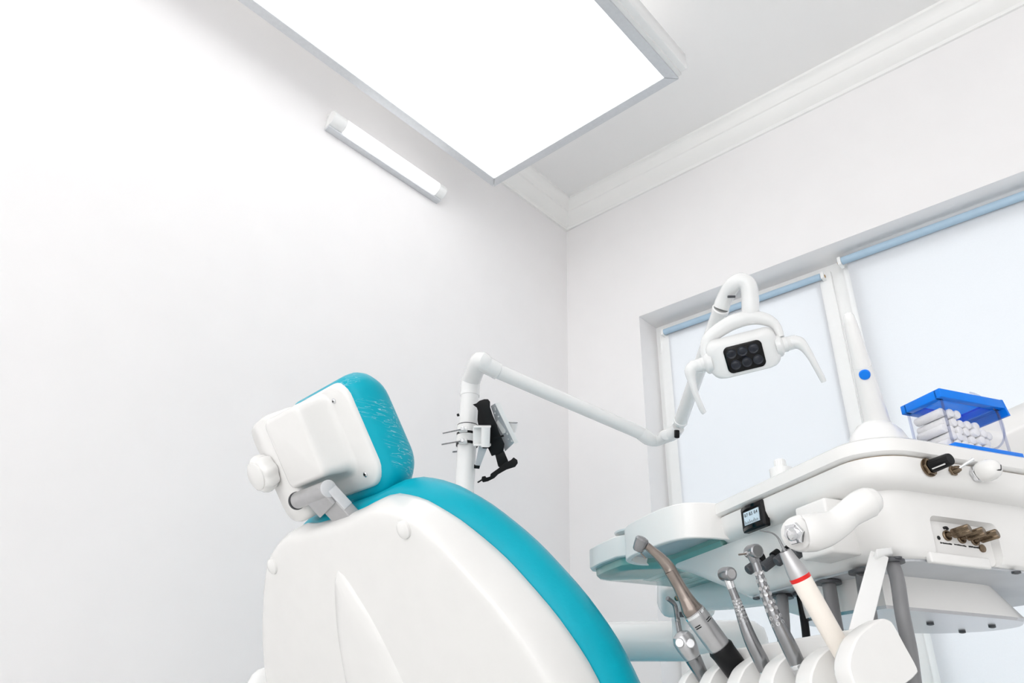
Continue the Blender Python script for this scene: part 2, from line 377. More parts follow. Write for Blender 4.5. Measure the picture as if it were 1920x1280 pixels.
# headrest
HUP, HN = fr(35.6); KH = 1.088
HO = CAM + (Vector((-.79911, .54597, .35143)) - CX*.05)*KH
def HP(u, v, w_=0): return HO + CX*u + HUP*v + HN*w_
def hring(u0, u1, v0, v1, r, w_, n=6): return [HP(u, v, w_) for u, v in rrect(u0, u1, v0, v1, r, n)]
cov = mk('headrest_cover', *loft([hring(-.089, .089, -.079, .081, .032, -.020), hring(-.090, .090, -.080, .082, .033, -.010), hring(-.089, .089, -.079, .081, .033, -.003), hring(-.085, .085, -.075, .077, .03, .001),
      hring(-.076, .053, -.056, .077, .024, .0015), hring(-.071, .048, -.049, .0768, .02, .005), hring(-.067, .045, -.044, .0765, .017, .012), hring(-.063, .041, -.038, .0755, .014, .040), hring(-.062, .040, -.037, .0745, .013, .047), hring(-.060, .038, -.035, .0725, .012, .0515), hring(-.055, .033, -.030, .067, .010, .0535)]), WHITE, chair, auto=60)
for u in (.0440,):
    for v in (.058, -.058):
        sc = mk('screw', *lathe(HP(u+.013, v, .0005), HN, [(-.002, .0042), (.0022, .0042), (.0032, .003)], 16), CHROME, cov)
        mk('screw_slot', *lathe(HP(u+.013, v, .0030), HN, [(0, .0020), (.0008, .0020)], 4), PRINT, cov)
# pad: rounded block
def pring(e, w_, r):
    return [HP(u, v, w_) for u, v in rrect(-.102+e, .102-e, -.103+e, .088-e, r, 8)]
mk('headrest_pad', *loft([pring(.016, -.006, .03), pring(.008, -.009, .036), pring(.002, -.018, .04), pring(0, -.032, .042), pring(0, -.044, .044), pring(.003, -.056, .046), pring(.010, -.067, .044), pring(.022, -.075, .038), pring(.04, -.080, .03), pring(.07, -.082, .02)]), TEALW, chair, auto=70)
# swivel arm on the left of the cover
arm = [(-.052, .080), (-.098, .080), (-.112, .070), (-.115, .052), (-.112, .02), (-.112, -.05), (-.105, -.078), (-.088, -.088), (-.055, -.084), (-.045, -.066), (-.046, -.04), (-.048, .0), (-.05, .04)]
arm = [tuple(p) for p in cr([(a, b, 0) for a, b in arm], 4, True)]
cx_, cy_ = -.08, 0
armp = mk('headrest_arm', *loft([[HP(a, b, .0) for a, b, _ in arm], [HP(a, b, .040) for a, b, _ in arm], [HP(a+(cx_-a)*.04, b+(cy_-b)*.03, .046) for a, b, _ in arm], [HP(a+(cx_-a)*.12, b+(cy_-b)*.06, .049) for a, b, _ in arm]]), WHITE, chair, auto=60)
kc = HP(-.100, .004, .049)
knob = mk('adjusting_knob', *lathe(kc, HN, [(0, .021), (.002, .0265), (.010, .0288), (.016, .0288), (.022, .0265), (.0245, .023)], 64, 8, .045), WHITE, armp)
mk('knob_cap', *lathe(kc, HN, [(.022, .0215), (.0262, .0215), (.0275, .0195), (.028, .0)], 40), WHITE, armp)
h0 = HP(-.049, -.054, .056)
hb = mk('hinge_barrel', *lathe(h0, CX, [(0, .0105), (.002, .0125), (.088, .0125)], 28), SILVER, chair)
mk('hinge_end_cap', *lathe(h0+CX*.088, CX, [(0, .0125), (.002, .0125), (.003, .011)], 28), ALU, hb)
mk('hinge_ring', *lathe(h0-CX*.003, CX, [(0, .0135), (.003, .0135)], 28), DGREY, hb)
hc_ = h0+CX*.045; tgt = BP(.012, .022, -.022)
dn = (tgt-hc_).normalized(); sx_ = (CX-dn*CX.dot(dn)).normalized(); nx_ = dn.cross(sx_)
L_ = (tgt-hc_).length
br = mk('headrest_bracket', *boxv(hc_, sx_, nx_, dn, -.012, .040, -.010, .010, 0, L_*.48), SILVER, chair, bev=.0012)
mk('bracket_plate', *boxv(hc_, sx_, nx_, dn, -.004, .040, -.014, .004, L_*.44, L_*1.1), SILVER, br, bev=.0012)
mk('bracket_rail', *boxv(hc_, sx_, nx_, dn, .0405, .0440, -.012, .004, .012, L_*.72), ALU, br, bev=.001)
# armrest, seat and base (mostly below the picture)
mk('armrest', *loft([[W(508, 1268+k*18, 1.28)+(CX*math.cos(a)*r_+CFW*math.sin(a)*r_*2.2) for a in [2*PI*j/16 for j in range(16)]] for k, r_ in ((-1.0, .004), (-.6, .011), (0, .016), (1.2, .021), (4, .024), (12, .024))]), WHITE2, chair, auto=60)
seat0 = (BO+CFW*.42); 
def sring(u0, u1, f0, f1, r, z):
    return [Vector((seat0+CX*a+CFW*b).xy.to_3d())+EZ*z for a, b in rrect(u0, u1, f0, f1, r, 6)]
mk('seat_cushion', *loft([sring(-.26, .26, -.2, 1.0, .1, .40), sring(-.28, .28, -.22, 1.02, .1, .42), sring(-.28, .28, -.22, 1.02, .1, .47), sring(-.25, .25, -.19, .99, .1, .50)]), TEAL, chair, auto=60)
mk('seat_shell', *loft([sring(-.2, .2, -.1, .8, .08, .28), sring(-.27, .27, -.2, 1.0, .1, .401)]), WHITE2, chair)
mk('chair_base', *loft([sring(-.25, .25, -.05, .75, .1, 0), sring(-.25, .25, -.05, .75, .1, .06), sring(-.16, .16, .05, .5, .08, .1), sring(-.14, .14, .1, .45, .08, .29)]), WHITE2, chair)

# ------------------------------------------------------------------ dental lamp on its post
pb = W(876, 825, 2.12)
lamp = thing('dental_lamp', (pb.x, pb.y, 0), 'white articulated dental lamp on a tall post with a six-lens head', 'dental lamp')
PZ = W(884, 722, 2.12).z
PT = lambda z: Vector((pb.x, pb.y, z))
mk('post', *lathe(PT(0), EZ, [(0, .09), (.02, .09), (.025, .027), (PZ, .027)], 32), WHITE2, lamp)
top = W(888, 690, 2.12); top = PT(top.z)
a1s = W(925, 692, 2.13); a1e = W(1205, 813, 2.30)
adir = (a1e-a1s).normalized()
PE = PT(PZ)
mk('elbow', *tube([PE, PE+EZ*.03, PT(W(890, 682, 2.12).z)-EZ*.004+EX*.002, W(899, 678, 2.12), W(912, 684, 2.12), a1s+adir*.01], [.0285, .0285, .0285, .0275, .026, .0245], 24, 6), WHITE2, lamp)
mk('elbow_ring', *lathe(PE, EZ, [(-.002, .0287), (.004, .0292), (.007, .0287)], 28), WHITE2, lamp)
mk('arm_ring', *lathe(a1s, adir, [(.006, .0235), (.008, .0252), (.014, .0252), (.016, .022)], 28), WHITE2, lamp)
mk('lower_arm', *lathe(a1s, adir, [(.012, .0215), ((a1e-a1s).length, .0205)], 28), WHITE2, lamp)
j0 = W(1228, 826, 2.31); j1 = W(1248, 818, 2.28); j2 = W(1272, 801, 2.24)
jt = mk('elbow_joint', *tube([a1e-adir*.004, W(1216, 822, 2.30), j0, W(1238, 824, 2.30), j1, W(1262, 812, 2.26), j2], [.0225, .0215, .0175, .0165, .0205, .0215, .019], 20, 4), WHITE2, lamp)
mk('joint_pivot', *lathe(W(1248, 816, 2.27), (W(1248, 816, 2)-W(1248, 816, 2.2)).normalized(), [(-.01, .016), (.012, .016), (.016, .013), (.017, .009)], 20), WHITE2, jt)
mk('joint_gap', *boxv(W(1269, 812, 2.22), CR, CU, CF, -.007, .007, -.014, .010, -.008, .008), BLACK, jt, bev=.003)
a2s = W(1275, 792, 2.23); a2e = W(1352, 577, 1.93); d2 = (a2e-a2s).normalized()
mk('upper_arm', *lathe(a2s, d2, [(-.006, .018), (0, .0195), ((a2e-a2s).length, .0195)], 28), WHITE2, lamp)
mk('arm_ring', *lathe(a2s, d2, [(.002, .0195), (.004, .0215), (.010, .0215), (.012, .0195)], 28), WHITE2, lamp)
mk('arm_ring', *lathe(a2e, d2, [(-.012, .0195), (-.010, .0222), (-.003, .0222), (0, .0195)], 28), WHITE2, lamp)
ub = mk('swivel_bend', *tube([a2e, W(1360, 557, 1.92), W(1373, 536, 1.90), W(1388, 527, 1.89), W(1402, 534, 1.88), W(1406, 553, 1.875), W(1407, 580, 1.87), W(1408, 606, 1.87)], [.0205, .0205, .021, .0215, .0215, .0215, .0215, .020], 24, 6), WHITE2, lamp)
mk('bend_gap', *boxv(W(1371, 556, 1.885), CR, CU, CF, -.009, .010, -.003, .003, -.004, .004), DGREY, ub, bev=.001)
# lamp head frame
HL, HR = W(1322, 684, 1.86), W(1468, 648, 1.82)
lx_ = (HR-HL).normalized(); LC = W(1394, 664, 1.84)
ln = (CAM-LC).normalized(); ln = (ln-lx_*ln.dot(lx_)).normalized(); ln = (ln - EZ*.12).normalized(); ln = (ln-lx_*ln.dot(lx_)).normalized(); ly_ = ln.cross(lx_)
def LP(a, b, c=0): return LC+lx_*a+ly_*b+ln*c
def lring(hx, y0, y1, r, c, bow=0): return [LP(a, b + bow*(1-(a/hx)**2), c) for a, b in rrect(-hx, hx, y0, y1, r, 6)]
head = mk('lamp_head', *loft([lring(.050, -.015, .040, .014, -.055), lring(.074, -.034, .050, .018, -.042), lring(.086, -.042, .052, .022, -.015), lring(.084, -.046, .043, .024, .005), lring(.074, -.047, .038, .022, .012), lring(.066, -.044, .034, .018, .014)]), WHITE2, lamp, auto=60)
def bowl(hx, y0, y1, c):
    o = []
    for a, b in rrect(-hx, hx, y0, y1, .010, 6):
        o.append(LP(a*(1+.07*math.cos(b/.045*PI/2)), b+.004*(1-(a/hx)**2)*(1 if b > 0 else -1), c))
    return o
win = mk('lens_window', *loft([bowl(.0440, -.0365, .027, .0125), bowl(.0440, -.0365, .027, .0165), bowl(.0415, -.034, .0245, .0175)]), BLACKG, head)
for i in range(3):
    for j in range(2):
        c = LP(-.027+.027*i+(.002 if j else -.002), .010-.029*j, .0172)
        ring = []
        mk('lens', *lathe(c, ln, [(0, .0122), (.0012, .0122), (.0012, .0105), (.0006, .009), (.0014, .006), (.0016, .002), (.0017, 0)], 24), LENS, win)
mk('yoke', *tube([LP(-.088, .002, -.012), LP(-.086, .030, -.022), LP(-.070, .056, -.03), LP(-.036, .072, -.034), LP(.004, .082, -.035), LP(.045, .081, -.034), LP(.078, .066, -.03), LP(.094, .046, -.022), LP(.097, .018, -.014)], [.010, .013, .0165, .0185, .0195, .0185, .0155, .0115, .009], 20, 5), WHITE2, lamp)
for s in (-1, 1):
    pv = mk('pivot_collar', *lathe(LP(s*.078, -.002, -.012), lx_*s, [(0, .027), (.012, .027), (.016, .024), (.019, .019), (.028, .019), (.030, .0175), (.052, .0165)], 28), WHITE2, lamp)
    if s < 0: pts = [LP(-.110, -.002, -.012), LP(-.124, -.002, -.010), LP(-.134, -.010, -.006), LP(-.137, -.030, 0), LP(-.137, -.055, .006), LP(-.135, -.080, .010), LP(-.131, -.108, .012), LP(-.128, -.118, .012)]
    else: pts = [LP(.110, -.002, -.012), LP(.124, -.002, -.010), LP(.135, -.008, -.006), LP(.143, -.022, 0), LP(.150, -.045, .006), LP(.155, -.070, .010), LP(.161, -.098, .012), LP(.163, -.110, .012)]
    mk('handle', *tube(pts, [.0165, .0165, .0155, .011, .0085, .0075, .0072, .006], 16, 4), WHITE2, lamp)

# ------------------------------------------------------------------ tablet holder clamped to the lamp post
TD = 2.035
th = thing('tablet_holder', PT(W(875, 830, 2.12).z-.05), 'black tablet holder on a white plate clamped to the lamp post', 'tablet holder')
for py in (803, 825):
    z = W(878, py, 2.12).z
    b = mk('clamp_band', *lathe(PT(z), EZ, [(-.011, .0275), (-.011, .0315), (.011, .0315), (.011, .0275)], 32), WHITE2, th)
    mk('rubber_liner', *lathe(PT(z), EZ, [(-.0175, .0274), (-.0175, .0312), (.0135, .0312), (.0135, .0274)], 32), BLACK, b)
    q = W(868, py+2, 2.08)
    mk('clamp_lug', *lathe(q+(W(860, py, 2.08)-W(870, py, 2.08)).normalized()*.0, (W(860, py+1, 2.08)-W(870, py, 2.08)).normalized(), [(-.012, .008), (.010, .008), (.012, .006)], 16), WHITE2, b)
    mk('threaded_rod', *tube([W(868, py+1, 2.07), W(830 if py < 810 else 828, py+(9 if py < 810 else 8), 2.05)], .0021, 8), STEEL, b)
    mk('bolt_head', *lathe(W(867, py, 2.055), -ray(867, py).normalized(), [(-.004, .006), (.002, .006), (.004, .004)], 16), CHROME, b)
mk('threaded_rod', *tube([W(858, 846, 2.10), W(849, 847, 2.09)], .0025, 8), STEEL, th)
mk('pivot_stub', *lathe(W(861, 777, 2.10), (W(855, 779, 2.1)-W(861, 777, 2.1)).normalized(), [(0, .004), (.006, .004), (.007, .002)], 10), BLACK, th)
# pivot block with vertical barrel
zb0, zb1 = W(910, 836, TD), W(910, 801, TD)
barrel = mk('pivot_barrel', *tube([W(910, 837, TD), W(911, 800, TD)], .0125, 24), WHITE2, th)
for py in (799, 833):
    mk('barrel_plate', *boxv(W(903, py, TD+.02), CR, CU, CF, -.022, .026, -.0025, .0025, -.018, .01), WHITE2, barrel, bev=.002)
mk('barrel_bore', *lathe(W(910, 839, TD), W(910, 846, TD)-W(910, 839, TD), [(-.003, .008), (.001, .008)], 20), BLACK, barrel)
mk('mount_web', *boxv(W(895, 817, TD+.03), CR, CU, CF, -.012, .012, -.024, .024, -.008, .008), WHITE2, th, bev=.002)
lev = mk('lock_lever', *loft([[W(x, y, TD+.02)+CF*c for x, y in q] for c in (-.006, .006) for q in [[(898, 836), (914, 838), (899, 877), (890, 876)]]]), GREYP, th, smooth=False)
mk('lever_tip', *loft([[W(x, y, TD+.02)+CF*c for x, y in [(889, 871), (900, 872), (899, 878), (889, 877)]] for c in (-.007, .007)]), BLACK, lev, smooth=False)
# white perforated plate (a slab turned edge-on)
def slab(poly, d0, d1, th_):  # polygon in picture pixels, depth varies linearly with x from d0 to d1
    xs = [p[0] for p in poly]; a, b = min(xs), max(xs)
    return loft([[W(x, y, d0+(d1-d0)*(x-a)/(b-a)+e) for x, y in poly] for e in (0, th_)])
plate = mk('mounting_plate', *slab([(920, 761), (928, 756), (966, 827), (962, 832), (947, 846)], 2.11, 2.10, .006), GREYP, th, smooth=False)
mk('plate_rail', *slab([(928, 756), (936, 754), (972, 829), (965, 832)], 2.085, 2.075, .014), WHITE2, th, smooth=False)
for q in ([(927, 762), (929, 764), (930, 769), (928, 769)], [(930, 792), (934, 787), (948, 806), (948, 811), (942, 813)], [(958, 824), (961, 825), (962, 829), (958, 828)], [(926, 773), (929, 773), (929, 776), (926, 776)], [(933, 779), (936, 779), (936, 782), (933, 782)], [(949, 811), (952, 811), (953, 815), (950, 815)], [(952, 822), (954, 822), (954, 824), (952, 824)]):
    mk('plate_slot', *slab(q, 2.097, 2.097, .003), WHITE2, plate, smooth=False)
mk('swivel_cup', *lathe(W(961, 810, 2.14), W(962, 790, 2.14)-W(961, 810, 2.14), [(0, .009), (.022, .0125), (.030, .0128)], 20), WHITE2, th)
mk('cup_ring', *lathe(W(962, 792, 2.14), W(962, 790, 2.14)-W(961, 810, 2.14), [(0, .0132), (.0015, .0132)], 20), BLACK, th)
bk = [(886, 758), (893, 756), (899, 751), (908, 748), (915, 748), (919, 753), (919, 763), (924, 778), (930, 792), (937, 812), (946, 832), (944, 846), (936, 850), (922, 855), (916, 842), (910, 830), (897, 798), (895, 787), (896, 770), (894, 764)]
hold = mk('holder_body', *slab(bk, 2.080, 2.062, .022), BLACK, th, bev=.0015)
mk('holder_hole', *slab([(905, 756), (909, 757), (910, 762), (906, 762)], 2.0765, 2.0765, .004), WHITE2, hold, smooth=False)
mk('holder_catch', *slab([(925, 820), (944, 815), (945, 818), (926, 823)], 2.056, 2.056, .01), BLACK, hold, smooth=False)
mk('holder_slide', *slab([(928, 851), (945, 845), (953, 864), (945, 882), (934, 874)], 2.07, 2.065, .012), BLACK, th, bev=.001)
mk('holder_foot', *slab([(920, 888), (934, 878), (946, 868), (958, 862), (963, 857), (970, 862), (971, 868), (966, 875), (950, 880), (934, 889), (927, 896), (915, 902), (906, 904), (902, 900), (904, 893), (910, 892), (912, 895), (919, 893)], 2.0, 2.03, .024), BLACK, th, bev=.001)
mk('foot_pin', *tube([W(904, 899, 2.0), W(896, 904, 1.99)], .0022, 8), BLACK, th)

# ------------------------------------------------------------------ dentist's delivery unit
TA = Vector((-.869197, .494465, 0)); TB = Vector((.494465, .869197, 0))      # along the long side, along the short side
TO = Vector((-.21199, .76705, HC))
def TP(a, b, z): return TO + TA*a + TB*b + EZ*z
unit = thing('dental_delivery_unit', TP(.2, .2, 0).xy.to_3d(), 'white dental delivery unit with instrument tray, gauge, knobs and swing arm', 'dental unit')
def trr(a0, a1, b0, b1, r, z, n=8): return [TP(a, b, z) for a, b in rrect(a0, a1, b0, b1, r, n)]
# top tray with rim
mk('tray_top', *loft([trr(0, .60, 0, .45, .05, .2685), trr(-.003, .603, -.003, .453, .053, .271), trr(-.003, .603, -.003, .453, .053, .284), trr(0, .60, 0, .45, .05, .2865), trr(.006, .594, .006, .444, .045, .2865), trr(.010, .590, .010, .440, .043, .282)]), WHITE, unit, auto=50)
mk('control_bezel', *loft([trr(.030, .32, .030, .42, .04, .2375), trr(.014, .32, .014, .43, .045, .239), trr(.006, .32, .006, .43, .046, .245), trr(.003, .32, .003, .43, .047, .252), trr(.002, .32, .002, .43, .048, .2665)]), WHITE, unit, auto=50)
mk('rim_seam', *loft([trr(.006, .32, .006, .42, .045, .2660), trr(.006, .32, .006, .42, .045, .2690)]), STAIN, unit, smooth=False)
bz = None
tub = mk('body_tub', *loft([trr(.034, .313, .040, .38, .03, .1720), trr(.031, .317, .036, .385, .032, .1745), trr(.028, .33, .030, .39, .034, .182), trr(.026, .455, .024, .40, .036, .232), trr(.024, .476, .022, .40, .038, .2384)]), WHITE, unit, auto=50)
mk('bottom_plate', *loft([trr(.036, .310, .043, .375, .03, .1695), trr(.036, .310, .043, .375, .03, .1722)]), GREYP, unit, smooth=False)
EXT = [(.30, .36), (.30, .006), (.43, .006), (.458, -.002), (.478, -.030), (.505, -.044), (.56, -.047), (.602, -.045), (.619, -.034), (.625, -.010), (.625, .33), (.60, .36)]
def slab_o(e, z):
    n = len(EXT); out = []
    for i in range(n):
        p0_, p_, p1_ = EXT[i-1], EXT[i], EXT[(i+1) % n]
        t0 = Vector((p_[0]-p0_[0], p_[1]-p0_[1])).normalized(); t1 = Vector((p1_[0]-p_[0], p1_[1]-p_[1])).normalized()
        nn_ = Vector((-(t0.y+t1.y), t0.x+t1.x)).normalized(); c_ = max(.5, nn_.dot(Vector((-t0.y, t0.x))))
        out.append(TP(p_[0]+nn_.x*e/c_, p_[1]+nn_.y*e/c_, z))
    return out
mk('tray_extension', *loft([slab_o(0, .2535), slab_o(-.0015, .2550), slab_o(-.0015, .2845), slab_o(0, .2865)]), WHITE, unit, auto=32)
und = mk('extension_underside', *loft([slab_o(.026, .2365), slab_o(.014, .2385), slab_o(.009, .243), slab_o(.008, .2538)]), SEAL, unit, auto=40)
for a0, a1, b0, b1 in ((.47, .575, .030, .062), (.47, .575, .095, .127)):
    mk('underside_recess', *loft([[TP(a, b, z) for a, b in rrect(a0+e, a1-e, b0+e, b1-e, .0115, 6)] for e, z in ((0, .2367), (.002, .2361), (.005, .2361))]), SEAL, und)
# curved wing on the long side
wing = [(.284, .03), (.284, .0), (.288, -.020), (.298, -.040), (.318, -.051), (.345, -.0565), (.39, -.059), (.43, -.058), (.462, -.050), (.478, -.032), (.482, -.005), (.482, .03)]
wing = resample(cr([(a, b, 0) for a, b in wing], 6), 60)
wc = Vector((.385, .01, 0))
def wr(e, z): return [TP(p.x+(wc.x-p.x)*e, p.y+(wc.y-p.y)*e*1.6, z) for p in wing]
mk('tray_wing', *loft([wr(.10, .252), wr(.075, .2405), wr(.06, .2395), wr(.008, .2395), wr(0, .2405), wr(0, .285), wr(.008, .2865)]), WHITE, unit, auto=28)
mk('wing_underside', *loft([wr(.10, .2495), wr(.10, .253)]), GREYP, unit, smooth=False)
# hanging arm bracket box below the plate
hb = [(.102, .075), (.102, .250), (.120, .290), (.15, .308), (.20, .300), (.245, .24), (.245, .075)]
hb = [tuple(p) for p in resample(cr([(a, b, 0) for a, b in hb+hb[:1]], 5), 50)][:-1]
hcx, hcy = .19, .16
box = mk('arm_bracket_box', *loft([[TP(a+(hcx-a)*.0, b+(hcy-b)*(.34 if b > hcy else .0), .1695) for a, b, _ in hb], [TP(a, b, .137) for a, b, _ in hb]]), WHITE, unit, auto=40)
cp = mk('chrome_bottom_plate', *loft([[TP(a, b, .1372) for a, b, _ in hb], [TP(a+(hcx-a)*.02, b+(hcy-b)*.02, .1338) for a, b, _ in hb]]), POLISH, box, smooth=False)
for px, py in ((1860, 1173), (1804, 1183), (1744, 1168)):
    mk('plate_screw', *lathe(on_plane(px, py, TP(0, 0, .1336), EZ), -EZ, [(0, .004), (.0018, .004), (.0025, .002)], 14), DGREY, cp)
for px, py in ((1905, 1071), (1682, 1044), (1418, 1120)):
    mk('body_screw', *lathe(on_plane(px, py, TP(0, 0, .169), EZ), -EZ, [(0, .0045), (.002, .0045), (.0028, .002)], 14), DGREY, tub)
# pressure gauge on the long side of the bezel
fA = TP(0, .0035, .25)
gc = on_plane(1415, 969, fA, TB); go = -TB
def GP(a, z, o=0): return gc - TA*a + EZ*z + go*o          # a to the right in the picture
g = mk('pressure_gauge', *loft([[GP(a, z, o) for a, z in rrect(-.0235+e, .0235-e, -.0155+e, .0165-e, .002, 3)] for e, o in ((0, -.004), (0, .002), (.002, .004))]), BLACK, unit)
mk('gauge_bezel', *loft([[GP(-.020+.040*k/10, s_*(.0105)+z0, .004+.004*math.sin(PI*k/10)) for k in range(11)] for s_, z0 in ((1, 0), (1, .004))], closed=False, cap0=False, cap1=False), BLACKG, g)
mk('gauge_bezel', *loft([[GP(-.020+.040*k/10, -(.0105)+z0, .004+.004*math.sin(PI*k/10)) for k in range(11)] for z0 in (0, -.004)], closed=False, cap0=False, cap1=False), BLACKG, g)
dl = mk('gauge_dial', *boxv(gc, -TA, EZ, go, -.0150, .0155, -.0080, .0080, .003, .0052), DIAL, g, smooth=False)
tk = MB()
for k in range(15):
    a = -.0135+.0019*k; h = .0046 if k % 5 == 0 else (.0030 if k % 2 else .0022)
    tk.add(*boxv(gc, -TA, EZ, go, a, a+.0005, -.0072, -.0072+h, .0052, .0054))
mk('dial_scale', tk.v, tk.f, PRINT, g, smooth=False)
def text(s, size, org, xd, yd, parent, matl, name):
    cu = bpy.data.curves.new(name, 'FONT'); cu.body = s; cu.size = size; cu.align_x = 'CENTER'; cu.align_y = 'CENTER'; cu.extrude = .0001
    ob = bpy.data.objects.new(name, cu); col.objects.link(ob)
    dg = bpy.context.evaluated_depsgraph_get(); me = bpy.data.meshes.new_from_object(ob.evaluated_get(dg))
    col.objects.unlink(ob); bpy.data.objects.remove(ob)
    zd = xd.cross(yd)
    mm = Matrix((xd, yd, zd)).transposed().to_4x4(); mm.translation = org - ORG[parent.name]
    me.transform(mm); me.materials.clear(); me.materials.append(matl)
    o = bpy.data.objects.new(name, me); col.objects.link(o); o.parent = parent; ORG[o.name] = ORG[parent.name]; return o
for s, a in (('0.4', .0105), ('0.5', .0005), ('0.7', -.0095)): text(s, .0058, GP(a, .0035, .0056), -TA, EZ, g, PRINT, 'dial_number')
# mounting block and handle on the long side
hbk = on_plane(1556, 1000, TP(0, .02, .2), TB)
mk('handle_block', *boxv(hbk, -TA, -TB, EZ, -.020, .030, -.012, .026, -.028, .030), WHITE, unit, bev=.003)
hd = .695
hpts = [W(1492, 1000, hd-.004), W(1500, 1000, hd), W(1520, 998, hd), W(1545, 992, hd+.004), W(1568, 982, hd+.006), W(1590, 964, hd+.008), W(1610, 950, hd+.010), W(1628, 941, hd+.012), W(1642, 936, hd+.013), W(1649, 934, hd+.014)]
hand = mk('position_handle', *tube(hpts, [.0145, .0170, .0176, .0162, .0136, .0128, .0142, .0142, .0105, .002], 28, 5), WHITE, unit, auto=70)
hx = (hpts[0]-hpts[2]).normalized(); hx = (hx - CF*.45).normalized()
bp_ = W(1492, 999, hd-.008)
hn = mk('chrome_nut', *hexnut(bp_, hx, .0105, .005), CHROME, hand)
mk('chrome_bolt', *lathe(bp_, hx, [(.004, .0062), (.009, .0060), (.0115, .0045), (.012, .002)], 24), CHROME, hand)
# four flow-adjust knobs below the gauge
kax = (-TB*.80 - EZ*.55 + TA*.12).normalized()
for (ex, ey), L_ in (((1405, 1075), .022), ((1434, 1069), .026), ((1460, 1058), .012), ((1494, 1045), .024)):
    pw = on_plane(ex+22, ey-24, TP(0, .026, .2), TB)
    r0 = ray(ex, ey); e_ = pw + kax*.024
    k = mk('flow_knob', *lathe(e_, -kax, [(0, .0045), (.0015, .0060), (.022, .0060), (.030, .0055)], 40, 20, .03), DGREY, unit)
    mk('knob_seat', *lathe(pw, kax, [(-.010, .0085), (.003, .0085), (.003, .0065)], 24), BLACK, k)
# controls on the short side of the bezel
nB = -TA; fB = TP(.0025, 0, .25)
def ctrl(px, py): return on_plane(px, py, fB, TA)
c = ctrl(1741, 876)
ax = (nB*.93+EZ*.05+TB*.1).normalized()
k = mk('black_control_knob', *lathe(c, ax, [(.004, .0060), (.005, .0068), (.024, .0062), (.026, .0056)], 40, 20, .02), BLACK, unit)
kx, ky = perp(ax)
ind_dir = (-ray(1757, 878).normalized()); ind_dir = (ind_dir-ax*ind_dir.dot(ax)).normalized(); ind_dir = (ind_dir-EZ*.55).normalized()
side = ax.cross(ind_dir).normalized()
mk('indicator_line', *boxv(c+ind_dir*.0058, ax, side, ind_dir, .007, .022, -.0006, .0006, 0, .0012), WHITE, k, smooth=False)
mk('hex_nut', *hexnut(c, ax, .0092, .004), BRASS, k)
mk('washer', *lathe(c, ax, [(-.001, .0100), (.0008, .0100)], 24), BRASS, k)
c = ctrl(1785, 883)
k = mk('toggle_switch', *lathe(c, ax, [(0, .0042), (.006, .0040), (.009, .0030)], 20), BRASS, unit)
mk('hex_nut', *hexnut(c, ax, .0056, .003), BRASS, k)
mk('toggle_lever', *tube([c+ax*.007, c+ax*.013+TB*.004+EZ*.0035, c+ax*.019+TB*.009+EZ*.0075], [.0011, .0014, .0019], 12), CHROME, k)
c = ctrl(1828, 890)
k = mk('white_control_knob', *lathe(c, ax, [(.005, .0075), (.007, .0100), (.012, .0112), (.018, .0108), (.023, .0092), (.0262, .0065), (.0275, .003), (.0278, 0)], 40, 12, .006), WHITE, unit)
mk('hex_nut', *hexnut(c, ax, .0088, .0045), CHROME, k)
mk('knob_mark', *tube([c+ax*.0268+TB*(.0035)+EZ*.002, c+ax*.0275+TB*.001-EZ*.0035, c+ax*.0275-TB*.001+EZ*-.0042, c+ax*.0262-TB*.0045-EZ*.0045], .0007, 6, 4), PRINT, k)
# recessed panel with three needle valves
pc = on_plane(1815, 1012, TP(.0265, 0, .2), TA)
def VP_(b, z, o=0): return pc + TB*b + EZ*z + nB*o
RDP = .010
cut_v, cut_f = loft([[VP_(b, z, o) for b, z in rrect(-.042-e, .042+e, -.022-e, .019+e, .007, 5)] for e, o in ((0, -RDP), (.0035, .004))])
cut = mk('valve_recess_cutter', cut_v, cut_f, WHITE, tub, smooth=False)
bpy.context.view_layer.update()
bm_ = tub.modifiers.new('recess', 'BOOLEAN'); bm_.operation = 'DIFFERENCE'; bm_.object = cut; bm_.solver = 'EXACT'
dg_ = bpy.context.evaluated_depsgraph_get(); me_ = bpy.data.meshes.new_from_object(tub.evaluated_get(dg_))
tub.modifiers.clear(); tub.data = me_
bpy.data.objects.remove(cut, do_unlink=True)
pan = mk('valve_panel', *loft([[VP_(b, z, o) for b, z in rrect(-.0418, .0418, -.0218, .0188, .0068, 5)] for o in (-RDP-.001, -RDP+.0004)]), WHITE, unit, smooth=False)
vp = lambda px, py: on_plane(px, py, VP_(0, 0, -RDP+.0004), TA)
for px, py in ((1775, 1004), (1802, 1009), (1827, 1013)):
    c = vp(px, py)
    va = (nB*.85+TB*.28+EZ*.12).normalized()
    k = mk('needle_valve', *lathe(c, va, [(.006, .0040), (.007, .0047), (.0235, .0047), (.0245, .0040)], 48, 24, .045), BRASS, pan)
    mk('valve_stem', *lathe(c, va, [(-.002, .0030), (.007, .0028)], 14), BRASS, pan)
    mk('valve_nut', *lathe(c, nB, [(-.001, .0056), (.0016, .0056), (.0022, .0048)], 20), BRASS, pan)
mk('panel_screw', *lathe(vp(1841, 1028), nB, [(0, .0042), (.0016, .0042), (.002, .002)], 16), BRASS, pan)
mk('screw_hole', *lathe(vp(1760, 1008), nB, [(-.001, .0022), (.0003, .0022)], 14), PRINT, pan)
mk('valve_hook', *tube([vp(1768, 990)+nB*.001, vp(1773, 989)+nB*.001, vp(1776, 993)+nB*.001], .0014, 8, 3), PRINT, pan)
mm_ = MB(); rnd = random.Random(2)
